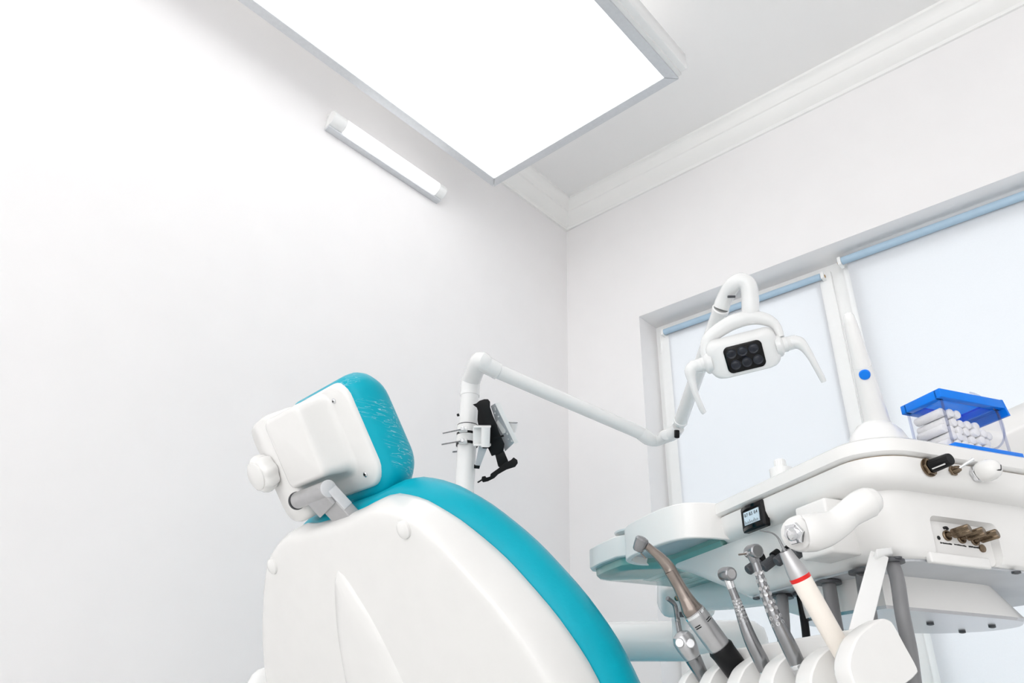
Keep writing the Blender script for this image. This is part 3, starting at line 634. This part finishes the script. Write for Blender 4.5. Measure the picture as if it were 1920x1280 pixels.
for (x0, y0), (x1, y1) in (((1763, 1017), (1785, 1020)), ((1789, 1020), (1812, 1024)), ((1816, 1024), (1836, 1027))):
    p0, p1 = vp(x0, y0), vp(x1, y1); n = 9
    for i in range(n):
        q = p0.lerp(p1, i/n); mm_.add(*boxv(q, (p1-p0).normalized(), EZ, nB, 0, (p1-p0).length/n*.8, -.0005-rnd.random()*.0004, .0004+rnd.random()*.0004, 0, .0003))
mk('printed_marks', mm_.v, mm_.f, PRINT, pan, smooth=False)
nt_ = on_plane(1795, 1046, TP(.0295, 0, .185), TA)
mk('panel_notch', *boxv(nt_, TB, EZ, nB, -.038, .040, -.008, .003, -.004, .0035), WHITE, pan, bev=.002)

# strut and instrument holder
s0 = TP(.030, .035, .168)
st0, st1 = W(1648, 1043, .735), W(1612, 1180, .665)
sd = (st1-st0).normalized(); sw_ = (CR-sd*CR.dot(sd)).normalized(); sn_ = sd.cross(sw_)
mk('holder_strut', *boxv(st0, sw_, sn_, sd, -.0085, .0085, -.0025, .0025, -.002, (st1-st0).length+.01), WHITE2, unit, bev=.0012)
mk('strut_foot', *boxv(st0, (W(1680, 1042, .75)-W(1650, 1046, .735)).normalized(), sn_, EZ, -.008, .020, -.008, .008, -.004, .003), WHITE2, unit, bev=.0015)
HB, HZ = -.064, .070
ck = [(1600, 1212), (1610, 1192), (1632, 1172), (1655, 1159), (1668, 1161), (1677, 1170), (1700, 1212), (1722, 1253), (1719, 1265), (1702, 1280), (1650, 1312), (1612, 1300), (1594, 1262), (1593, 1235)]
ck = [on_plane(x, y, TP(-.036, 0, 0), TA) for x, y in ck]
ck = [((p-TO).dot(TB), p.z-HC) for p in ck]
ckc = (sum(p[0] for p in ck)/len(ck), sum(p[1] for p in ck)/len(ck))
cheek = [tuple(p) for p in cr([(b-ckc[0], z-ckc[1], 0) for b, z in ck], 3, True)]
def cheekring(a, s): return [TP(a, ckc[0]+b*s, ckc[1]+z*s) for b, z, _ in cheek]
def make_cheek(a0, a1, parent, k=1, db=0, dz=0):
    r_ = [cheekring(a0, .95), cheekring(a0+.001, .985), cheekring(a0+.003, 1), cheekring(a1-.003, 1), cheekring(a1-.001, .985), cheekring(a1, .95)]
    r_ = [[p+(TP(0, ckc[0], ckc[1])+TA*(p-TO).dot(TA)-p)*(1-k)+TB*db+EZ*dz for p in q] for q in r_]
    return mk('holder_cheek', *loft(r_), WHITE, parent, auto=35)
SA = [.012, .068, .124, .180, .236]
holder = mk('instrument_holder', *boxv(TP(0, -.055, HZ), TA, TB, EZ, -.030, .275, -.006, .007, -.030, .024), WHITE, unit, bev=.003)
ed = [-.036]+[x for a in SA for x in (a-.0125, a+.0125)]+[.272]
for i in range(0, len(ed), 2): make_cheek(ed[i]+(0 if i == 0 else .004), ed[i+1]-(.016 if i == 0 else .004), holder, *((1, 0, 0) if i == 0 else (.88, .008, -.009)))
for a in SA: mk('slot_floor', *boxv(TP(a, -.055, HZ), TA, TB, EZ, -.013, .013, -.010, .004, -.040, .006), WHITE, holder, smooth=False)

# hoses
def hose(pts, r, m_=HOSE, collar=True):
    o = mk('hose', *tube(pts, r, 14, 6), m_, unit)
    if collar: mk('hose_collar', *lathe(Vector(pts[0]), EZ, [(-.003, r*1.9), (.0, r*1.9), (.002, r*1.2)], 20), DGREY, o)
hz = .168
hose([on_plane(1553, 1090, TP(0, 0, hz), EZ), W(1560, 1130, .83), W(1568, 1180, .79), W(1590, 1290, .73)], .0075)
hose([on_plane(1617, 1070, TP(0, 0, hz), EZ), W(1622, 1110, .80), W(1632, 1165, .76), W(1640, 1300, .72)], .0075)
hose([on_plane(1670, 1050, TP(0, 0, hz), EZ), W(1682, 1085, .73), W(1692, 1150, .71), W(1706, 1220, .70), W(1716, 1300, .69)], .0068)
hose([on_plane(1466, 1117, TP(0, 0, hz), EZ), W(1468, 1160, .86), W(1472, 1215, .82), W(1490, 1300, .76)], .0075)
hose([on_plane(1500, 1112, TP(.1, 0, hz), EZ), W(1506, 1150, .90), W(1512, 1195, .88), W(1520, 1290, .85)], .0048, BLACK)

# swing arm below the tray
arm0, arm1 = W(1080, 1203, 1.5), W(1420, 1200, 1.42)
sa = (arm1-arm0).normalized()
mk('swing_arm', *lathe(arm0-sa*.35, sa, [(0, .037), ((arm1-arm0).length+.33, .037), ((arm1-arm0).length+.35, .034), ((arm1-arm0).length+.365, .022), ((arm1-arm0).length+.37, .005)], 32), WHITE2, unit, auto=60)
jc = W(1284, 1122, 1.34)
jb = mk('arm_joint', *boxv(jc, CR, CU, CF, -.047, .05, -.027, .03, -.03, .03), WHITE2, unit, bev=.014)
for px, py in ((1269, 1121),):
    mk('joint_screw', *lathe(W(px, py, 1.308), -CF, [(0, .0045), (.002, .0045), (.003, .003)], 14), BRASS, jb)
mk('joint_post', *lathe(W(1276, 1168, 1.38), EZ, [(-.03, .016), (.05, .016)], 24), WHITE2, unit)
mk('joint_slot', *boxv(W(1281, 1150, 1.31), CR, CU, CF, -.013, .013, -.005, .003, -.004, .004), DGREY, jb, smooth=False)
mk('upper_swing_arm', *tube([W(1296, 1112, 1.32), W(1360, 1108, 1.22), W(1440, 1100, 1.12), TP(.26, .2, .150)], [.030, .029, .027, .024], 24), WHITE2, unit)
mk('pedestal', *lathe((arm0-sa*.3).xy.to_3d(), EZ, [(0, .12), (.03, .12), (.04, .05), (arm0.z-.037, .05)], 28), WHITE2, unit)

# ------------------------------------------------------------------ instruments in the holder
def axis_pts(a, top, bot):
    """top/bottom picture points of an instrument standing in the slot at a"""
    p0 = on_plane(bot[0], bot[1], TP(a, 0, 0), TA); p1 = on_plane(top[0], top[1], TP(a, 0, 0), TA); return p0, p1
# air-water syringe
p0, p1 = axis_pts(.236, (1274, 1186), (1322, 1276)); ax = (p1-p0).normalized()
t = thing('air_water_syringe', p0, 'steel air and water syringe with bent nozzle and two push buttons', 'syringe')
Ls = (p1-p0).length
mk('handle', *lathe(p0-ax*.05, ax, [(0, .0062), (.045, .0066), (.05+Ls*.25, .0082), (.05+Ls*.46, .0094), (.05+Ls*.47, .0090)], 28), STEEL, t)
mk('valve_head', *tube([p0+ax*Ls*.475, p0+ax*Ls*.55, p0+ax*Ls*.70, p0+ax*Ls*.85, p0+ax*Ls*.96, p0+ax*Ls*1.02], [.0093, .0105, .0122, .0126, .0100, .003], 28), SILVER, t)
fc = (-ray(1270, 1190).normalized()); fc = (fc-ax*fc.dot(ax)).normalized(); fs = ax.cross(fc).normalized()
bn_ = (fc+ax*.25).normalized()
for s in (-1, 1):
    mk('push_button', *lathe(p0+ax*Ls*(.80-.05*s)+fs*s*.0053+fc*.0085, bn_, [(-.003, .0052), (.0035, .0052), (.0045, .0044)], 24), SILVER, t)
n0 = W(1272, 1182, .875)
mk('nozzle', *tube([p0+ax*Ls*.98, W(1271, 1165, .868), W(1268, 1145, .868), W(1265, 1134, .868), W(1259, 1127, .866), W(1251, 1121, .864)], [.0034, .0032, .0028, .0028, .0027, .0027], 14, 4), STEEL, t)
# slow-speed contra-angle handpiece with air motor
p0, p1 = axis_pts(.180, (1300, 1146), (1386, 1262)); ax = (p1-p0).normalized()
t = thing('contra_angle_handpiece', p0, 'slow-speed contra-angle dental handpiece in worn steel with black motor end', 'dental handpiece')
Lm = (p1-p0).length
nn = (p1-p0).length
pj = on_plane(1352, 1212, TP(.18, 0, 0), TA); tj = (pj-p0).dot(ax)
mk('motor_grip', *lathe(p0-ax*.03, ax, [(0, .011), (.012, .0125), (tj+.024, .0135), (tj+.029, .0142), (tj+.031, .0132)], 32), BLACK, t)
tb = (on_plane(1334, 1188, TP(.18, 0, 0), TA)-p0).dot(ax)
mo = mk('motor_sleeve', *lathe(p0, ax, [(tj, .0118), (tj+.003, .0126), (nn-.008, .0128), (nn, .0124)], 32), SILVER, t)
sl = MB()
fc = (-ray(1320, 1180).normalized()); fc = (fc-ax*fc.dot(ax)).normalized(); fs = ax.cross(fc)
for k in range(4):
    tt = nn-.0125-.0022*(k % 2); s0 = -.75 if k < 2 else .45
    v0 = []; 
    for e in (0, .0011):
        v0.append([p0+ax*(tt+e)+(fc*math.cos(s0+.55*j/6)+fs*math.sin(s0+.55*j/6))*.0131 for j in range(7)])
    sl.add(*loft(v0, closed=False, cap0=False, cap1=False))
mk('motor_marks', sl.v, sl.f, PRINT, mo)
mk('coupling_ring', *lathe(p0, ax, [(nn-.008, .0126), (nn-.002, .0126), (nn, .0122)], 32), CHROME, t)
D_ = lambda x, y: on_plane(x, y, TP(.18, 0, 0), TA)
sh = [p1, D_(1287, 1122), D_(1268, 1090), D_(1256, 1068)]
mk('shank', *tube([p1-ax*.001, p1+ax*.004, D_(1285, 1120), D_(1273, 1098), D_(1257, 1070)], [.0116, .0112, .0082, .0070, .0072], 28, 6), STEELW, t)
mk('neck', *tube([D_(1257, 1070), D_(1252, 1061), D_(1238, 1045), D_(1222, 1031), D_(1212, 1022)], [.0071, .0068, .0056, .0046, .0042], 24, 5), STEELW, t)
hax = (W(1206, 1011, .8)-W(1197, 1033, .8)).normalized()
hd_ = mk('drill_head', *lathe(D_(1196, 1031), hax, [(-.001, .0048), (.0005, .0062), (.006, .0072), (.0125, .0076), (.0145, .0062), (.0155, .003)], 28), STEEL, t)
mk('bur', *tube([D_(1201, 1036), D_(1211, 1047)], .0008, 8), STEELW, t)
# two high-speed handpieces
def high_speed(a, top, bot, low, label, dots, tip):
    p0, p1 = axis_pts(a, top, bot); ax = (p1-p0).normalized(); L_ = (p1-p0).length
    D = lambda x, y: on_plane(x, y, TP(a, 0, 0), TA)
    t = thing('high_speed_handpiece', p0, label, 'dental handpiece', 'high-speed handpieces in the holder')
    mids = [D(*q) for q in low]
    pts = [p0]+mids+[p1]
    R = [.0072, .0076, .0072, .0066, .0056, .0047, .0042, .0040]
    hd_ = mk('handle', *tube(pts, R, 28, 6), STEEL, t, auto=60)
    mk('back_ring', *lathe(p0, ax, [(-.003, .0070), (-.002, .0076), (.0005, .0076), (.001, .0072)], 28), CHROME, hd_)
    mk('hose_connector', *lathe(p0-ax*.002, -ax, [(0, .0070), (.004, .0066), (.03, .0046), (.07, .0042)], 24), SILVER, t)
    C_ = [Vector(q) for q in cr(pts, 12)]
    i0, i1 = int(len(C_)*dots[0]), int(len(C_)*dots[1])
    fc0 = (-ray(*top).normalized())
    for r_ in range(dots[2]):
        c = C_[int(i0+(i1-i0)*r_/(dots[2]-1))]; tdir = (C_[min(len(C_)-1, int(i0+(i1-i0)*r_/(dots[2]-1))+1)]-C_[max(0, int(i0+(i1-i0)*r_/(dots[2]-1))-1)]).normalized()
        fr_ = r_/(dots[2]-1); rad = dots[4]*(1-fr_)+dots[5]*fr_
        fc = (fc0-tdir*fc0.dot(tdir)).normalized(); fs = tdir.cross(fc)
        for k in range(dots[3]):
            an = -.9+1.8*k/(dots[3]-1)+(.25 if r_ % 2 else 0)
            nrm = fc*math.cos(an)+fs*math.sin(an)
            mk('grip_dimple', *lathe(c+nrm*(rad-.0006), nrm, [(0, dots[6]), (.0007, dots[6]*.92), (.0006, dots[6]*.6), (.0003, 0)], 14), SILVER, hd_)
    return t, D, p1, ax
t, D, p1, ax = high_speed(.124, (1369, 1095), (1437, 1258), [(1424, 1232), (1410, 1204), (1397, 1172), (1386, 1140), (1378, 1118)], 'slim high-speed handpiece with a ribbed grip and round head', (.45, .78, 9, 5, .0061, .0046, .0014), None)
hx_ = (W(1376, 1070, .75)-W(1352, 1072, .77)).normalized()
h_ = mk('turbine_head', *lathe(D(1363, 1076)-hx_*.008, hx_, [(0, .0045), (.001, .0068), (.004, .0074), (.012, .0074), (.0155, .0068), (.0165, .0055)], 28), STEEL, t)
mk('chuck_button', *lathe(D(1363, 1076)+hx_*.0082, hx_, [(0, .0050), (.0006, .0046), (.0007, .0012), (.0003, 0)], 20), SILVER, h_)
mk('neck_collar', *lathe(p1-ax*.004, ax, [(0, .0045), (.002, .0047), (.006, .0047), (.008, .0044), (.014, .0046)], 24), CHROME, t)
t, D, p1, ax = high_speed(.068, (1415, 1050), (1496, 1246), [(1482, 1216), (1466, 1184), (1450, 1150), (1436, 1114), (1425, 1080)], 'thicker high-speed handpiece with round dimples and a small bur', (.42, .86, 8, 3, .0066, .0048, .0021), None)
hx_ = (W(1426, 1031, .70)-W(1404, 1036, .72)).normalized()
h_ = mk('turbine_head', *lathe(D(1412, 1034)-hx_*.0085, hx_, [(0, .0040), (.001, .0062), (.004, .0070), (.013, .0070), (.0165, .0066), (.0175, .0052)], 28), STEEL, t)
mk('neck_bulge', *tube([p1-ax*.002, p1+ax*.004, D(1413, 1040)], [.0046, .0054, .0058], 24, 4), STEEL, h_)
mk('bur', *tube([D(1404, 1037), D(1394, 1038.5), D(1385, 1039.5)], [.0013, .0009, .0009], 10), STEELW, h_)
mk('bur_chuck', *tube([D(1405, 1036.5), D(1398, 1037.5)], [.0024, .0019], 12), CHROME, h_)
# ultrasonic scaler
p0, p1 = axis_pts(.012, (1477, 1042), (1582, 1226)); ax = (p1-p0).normalized(); Ls = (p1-p0).length
t = thing('ultrasonic_scaler', p0, 'cream ultrasonic scaler with red ring, grey cone and curved tip', 'scaler')
D = lambda x, y: on_plane(x, y, TP(.012, 0, 0), TA)
tr = (D(1496, 1086)-p0).dot(ax)
hn = mk('handle', *lathe(p0, ax, [(0, .0082), (.002, .0088), (tr-.004, .0094), (tr-.0015, .0094)], 32), CREAM, t)
mk('red_ring', *lathe(p0, ax, [(tr-.0018, .0094), (tr-.0016, .0096), (tr+.0016, .0096), (tr+.0018, .0094)], 32), RED, hn)
mk('tail_sleeve', *lathe(p0, -ax, [(-.002, .0086), (.001, .0086), (.002, .0080), (.012, .0074), (.045, .0050), (.09, .0048)], 28), CREAM, hn)
mk('grey_cone', *lathe(p0, ax, [(tr+.0016, .0092), (tr+.008, .0088), (tr+.016, .0072), (tr+.026, .0055), (Ls-.001, .0052), (Ls, .0046)], 32), SILVER, t)
mk('tip_collar', *lathe(p1-ax*.001, ax, [(0, .0030), (.003, .0030), (.004, .0022), (.008, .0020)], 16), STEEL, t)
mk('scaler_tip', *tube([p1+ax*.006, D(1464, 1018), D(1460, 1010), D(1454, 1003), D(1445, 998), D(1434, 996), D(1424, 994.5)], [.0014, .0011, .0009, .0008, .0007, .0006, .0004], 10, 4), STEEL, t)

# ------------------------------------------------------------------ things on the tray
sb = TP(.075, .085, .282)
t = thing('curing_light', sb, 'white wand with a blue button standing in a domed base on the tray', 'curing light')
mk('domed_base', *lathe(sb, EZ, [(0, .036), (.006, .0365), (.026, .034), (.040, .028), (.050, .020), (.055, .012)], 40), WHITE2, t)
q0 = W(1641, 778, .862); q1 = W(1589, 585, .845); ax = (q1-q0).normalized(); Lq = (q1-q0).length
wd = mk('wand', *lathe(q0-ax*.02, ax, [(0, .0145), (.02, .0138), (.055, .0118), (.078, .0106), (.084, .0104), (.095, .0092), (.12, .0082), (Lq+.008, .0068), (Lq+.0145, .0060), (Lq+.0185, .0038), (Lq+.020, 0)], 36), WHITE2, t)
mk('wand_seam', *lathe(q0-ax*.02, ax, [(.0805, .0104), (.0810, .0108), (.0815, .0104)], 32), WHITE, wd)
bc = W(1620, 697, .855); bn = -ray(1620, 697).normalized(); bn = (bn-ax*bn.dot(ax)).normalized(); bc = bc+bn*.0098
mk('blue_button', *lathe(bc, bn, [(0, .0062), (.0022, .0060), (.0034, .0050), (.0038, .002), (.0039, 0)], 24), BLUE, wd)

# cotton roll dispenser
DZ0 = .2825; da0, da1, db0, db1, DZ1 = .012, .060, .124, .204, .352
disp = thing('cotton_roll_dispenser', TP((da0+da1)/2, (db0+db1)/2, DZ0), 'clear box with blue lid holding cotton rolls on the tray', 'dispenser')
def dbox(a0, a1, b0, b1, z0, z1): return boxv(TO, TA, TB, EZ, a0, a1, b0, b1, z0, z1)
mk('blue_tray', *dbox(da0-.006, da1, db0-.004, db1+.012, DZ0, DZ0+.012), BLUE, disp, bev=.001)
for nm, bx_ in (('side_wall', (da0, da1, db0, db0+.0016)), ('side_wall', (da0, da1, db1-.0016, db1)), ('front_wall', (da0, da0+.0016, db0, db1)), ('back_wall', (da1-.0016, da1, db0, db1))):
    mk(nm, *dbox(*bx_, DZ0+.010, DZ1), ACRYL, disp, smooth=False)
for a, b in ((da0, db0), (da1, db0), (da0, db1)):
    mk('corner_edge', *dbox(a-.0008, a+.0014, b-.0008, b+.0014, DZ0+.010, DZ1), ACRYLE, disp, smooth=False)
ar = [TP(da0-.001, db0+.045+.036*math.sin(k*PI/20), DZ0+.046-.034*math.cos(k*PI/20)) for k in range(21)]
mk('rounded_front_edge', *tube(ar, .0011, 8), ACRYLE, disp)
rings = [[TP(a, b, z) for a, b in ((da0-.004, db0-.004), (da1+.004, db0-.004), (da1+.004, db1+.006), (da0-.004, db1+.006))] for z in (DZ1-.002, DZ1+.006)]
lid = mk('lid_rim', *loft([rings[0], rings[1], [p+EZ*.0 for p in rings[1]]], cap0=False, cap1=False), BLUE, disp, smooth=False)
mk('lid_top', *dbox(da0-.0038, da1+.0038, db0-.0038, db1+.0058, DZ1+.004, DZ1+.006), BLUEC, disp, smooth=False)
for bx_ in ((da0-.005, da0+.004, db0-.005, db1+.007), (da1-.004, da1+.005, db0-.005, db1+.007), (da0, da1, db0-.005, db0+.004), (da0, da1, db1-.002, db1+.007)):
    mk('lid_edge', *dbox(*bx_, DZ1-.004, DZ1+.0065), BLUE, disp, bev=.001)
mk('lid_lip', *loft([[TP(a, b, z) for a, b, z in ((da0-.005, db1+.007, DZ1+.0065), (da1+.005, db1+.007, DZ1+.0065), (da1+.005, db1+.012, DZ1-.012), (da0-.005, db1+.012, DZ1-.012))], [TP(a, b, z) for a, b, z in ((da0-.005, db1+.004, DZ1+.0065), (da1+.005, db1+.004, DZ1+.0065), (da1+.005, db1+.009, DZ1-.012), (da0-.005, db1+.009, DZ1-.012))]]), BLUE, disp, smooth=False)
# cotton rolls, one thing each
first = None; RC = .0050; n = 0; rnd = random.Random(7)
for row in range(5):
    nb = [7, 7, 7, 5, 3][row]
    for i in range(nb):
        b = db0+.0072+i*.0106+(.0053 if row % 2 else 0)
        if b > db1-.006: continue
        z = DZ0+.0125+RC+row*.0092
        a = da0+.0035+rnd.random()*.006
        if first is None:
            pr = [(0, .0030), (.0006, .0044), (.0016, RC), (.0364, RC), (.0374, .0044), (.038, .0030)]
            v_, f_ = lathe(O0, TA, pr, 20)
            o = mk('cotton_roll', v_, f_, COTTON, None, org=O0); first = o
        else:
            o = first.copy(); col.objects.link(o)
        tag(o, 'white cotton roll inside the clear blue-lidded dispenser', 'cotton roll', 'cotton rolls in the dispenser')
        o.location = TP(a+.003, b+(rnd.random()-.5)*.001, z)
        o.rotation_euler = (0, 0, (rnd.random()-.5)*.05)
        n += 1
# small white bottle and a small white dish
bp0 = TP(.165, .05, .282)
bc_ = on_plane(1465, 885, TP(0, .05, 0), TB)
t = thing('small_bottle', Vector((bc_.x, bc_.y, .282+HC)), 'small white bottle peeking over the tray rim', 'bottle')
b0 = Vector((bc_.x, bc_.y, .282+HC)); hgt = bc_.z-b0.z
mk('bottle_body', *lathe(b0, EZ, [(0, .013), (.001, .0145), (hgt+.004, .0145), (hgt+.006, .010)], 24), WHITE2, t)
mk('bottle_cap', *lathe(b0+EZ*(hgt+.005), EZ, [(0, .0075), (.010, .0072), (.0115, .006)], 32, 16, .04), WHITE2, t)
dc = on_plane(1196, 1001, TP(.50, 0, 0), TA)
mk_d = mk('small_dish', *lathe(Vector((dc.x, dc.y, dc.z-.009)), EZ, [(0, .012), (.002, .016), (.008, .036), (.0105, .037), (.0105, .0355), (.004, .014), (.003, 0)], 40), WHITE2)
tag(mk_d, 'small round white dish at the far end of the tray', 'dish')
# raised white housing of the unit at the picture's right edge
pp = [(1866, 858), (1876, 822), (1886, 812), (1930, 792), (2010, 756), (2010, 985), (1856, 975)]
mk('rear_housing', *loft([[W(x, y, .98)+CF*e for x, y in pp] for e in (0, .08)]), WHITE, unit, bev=.004)
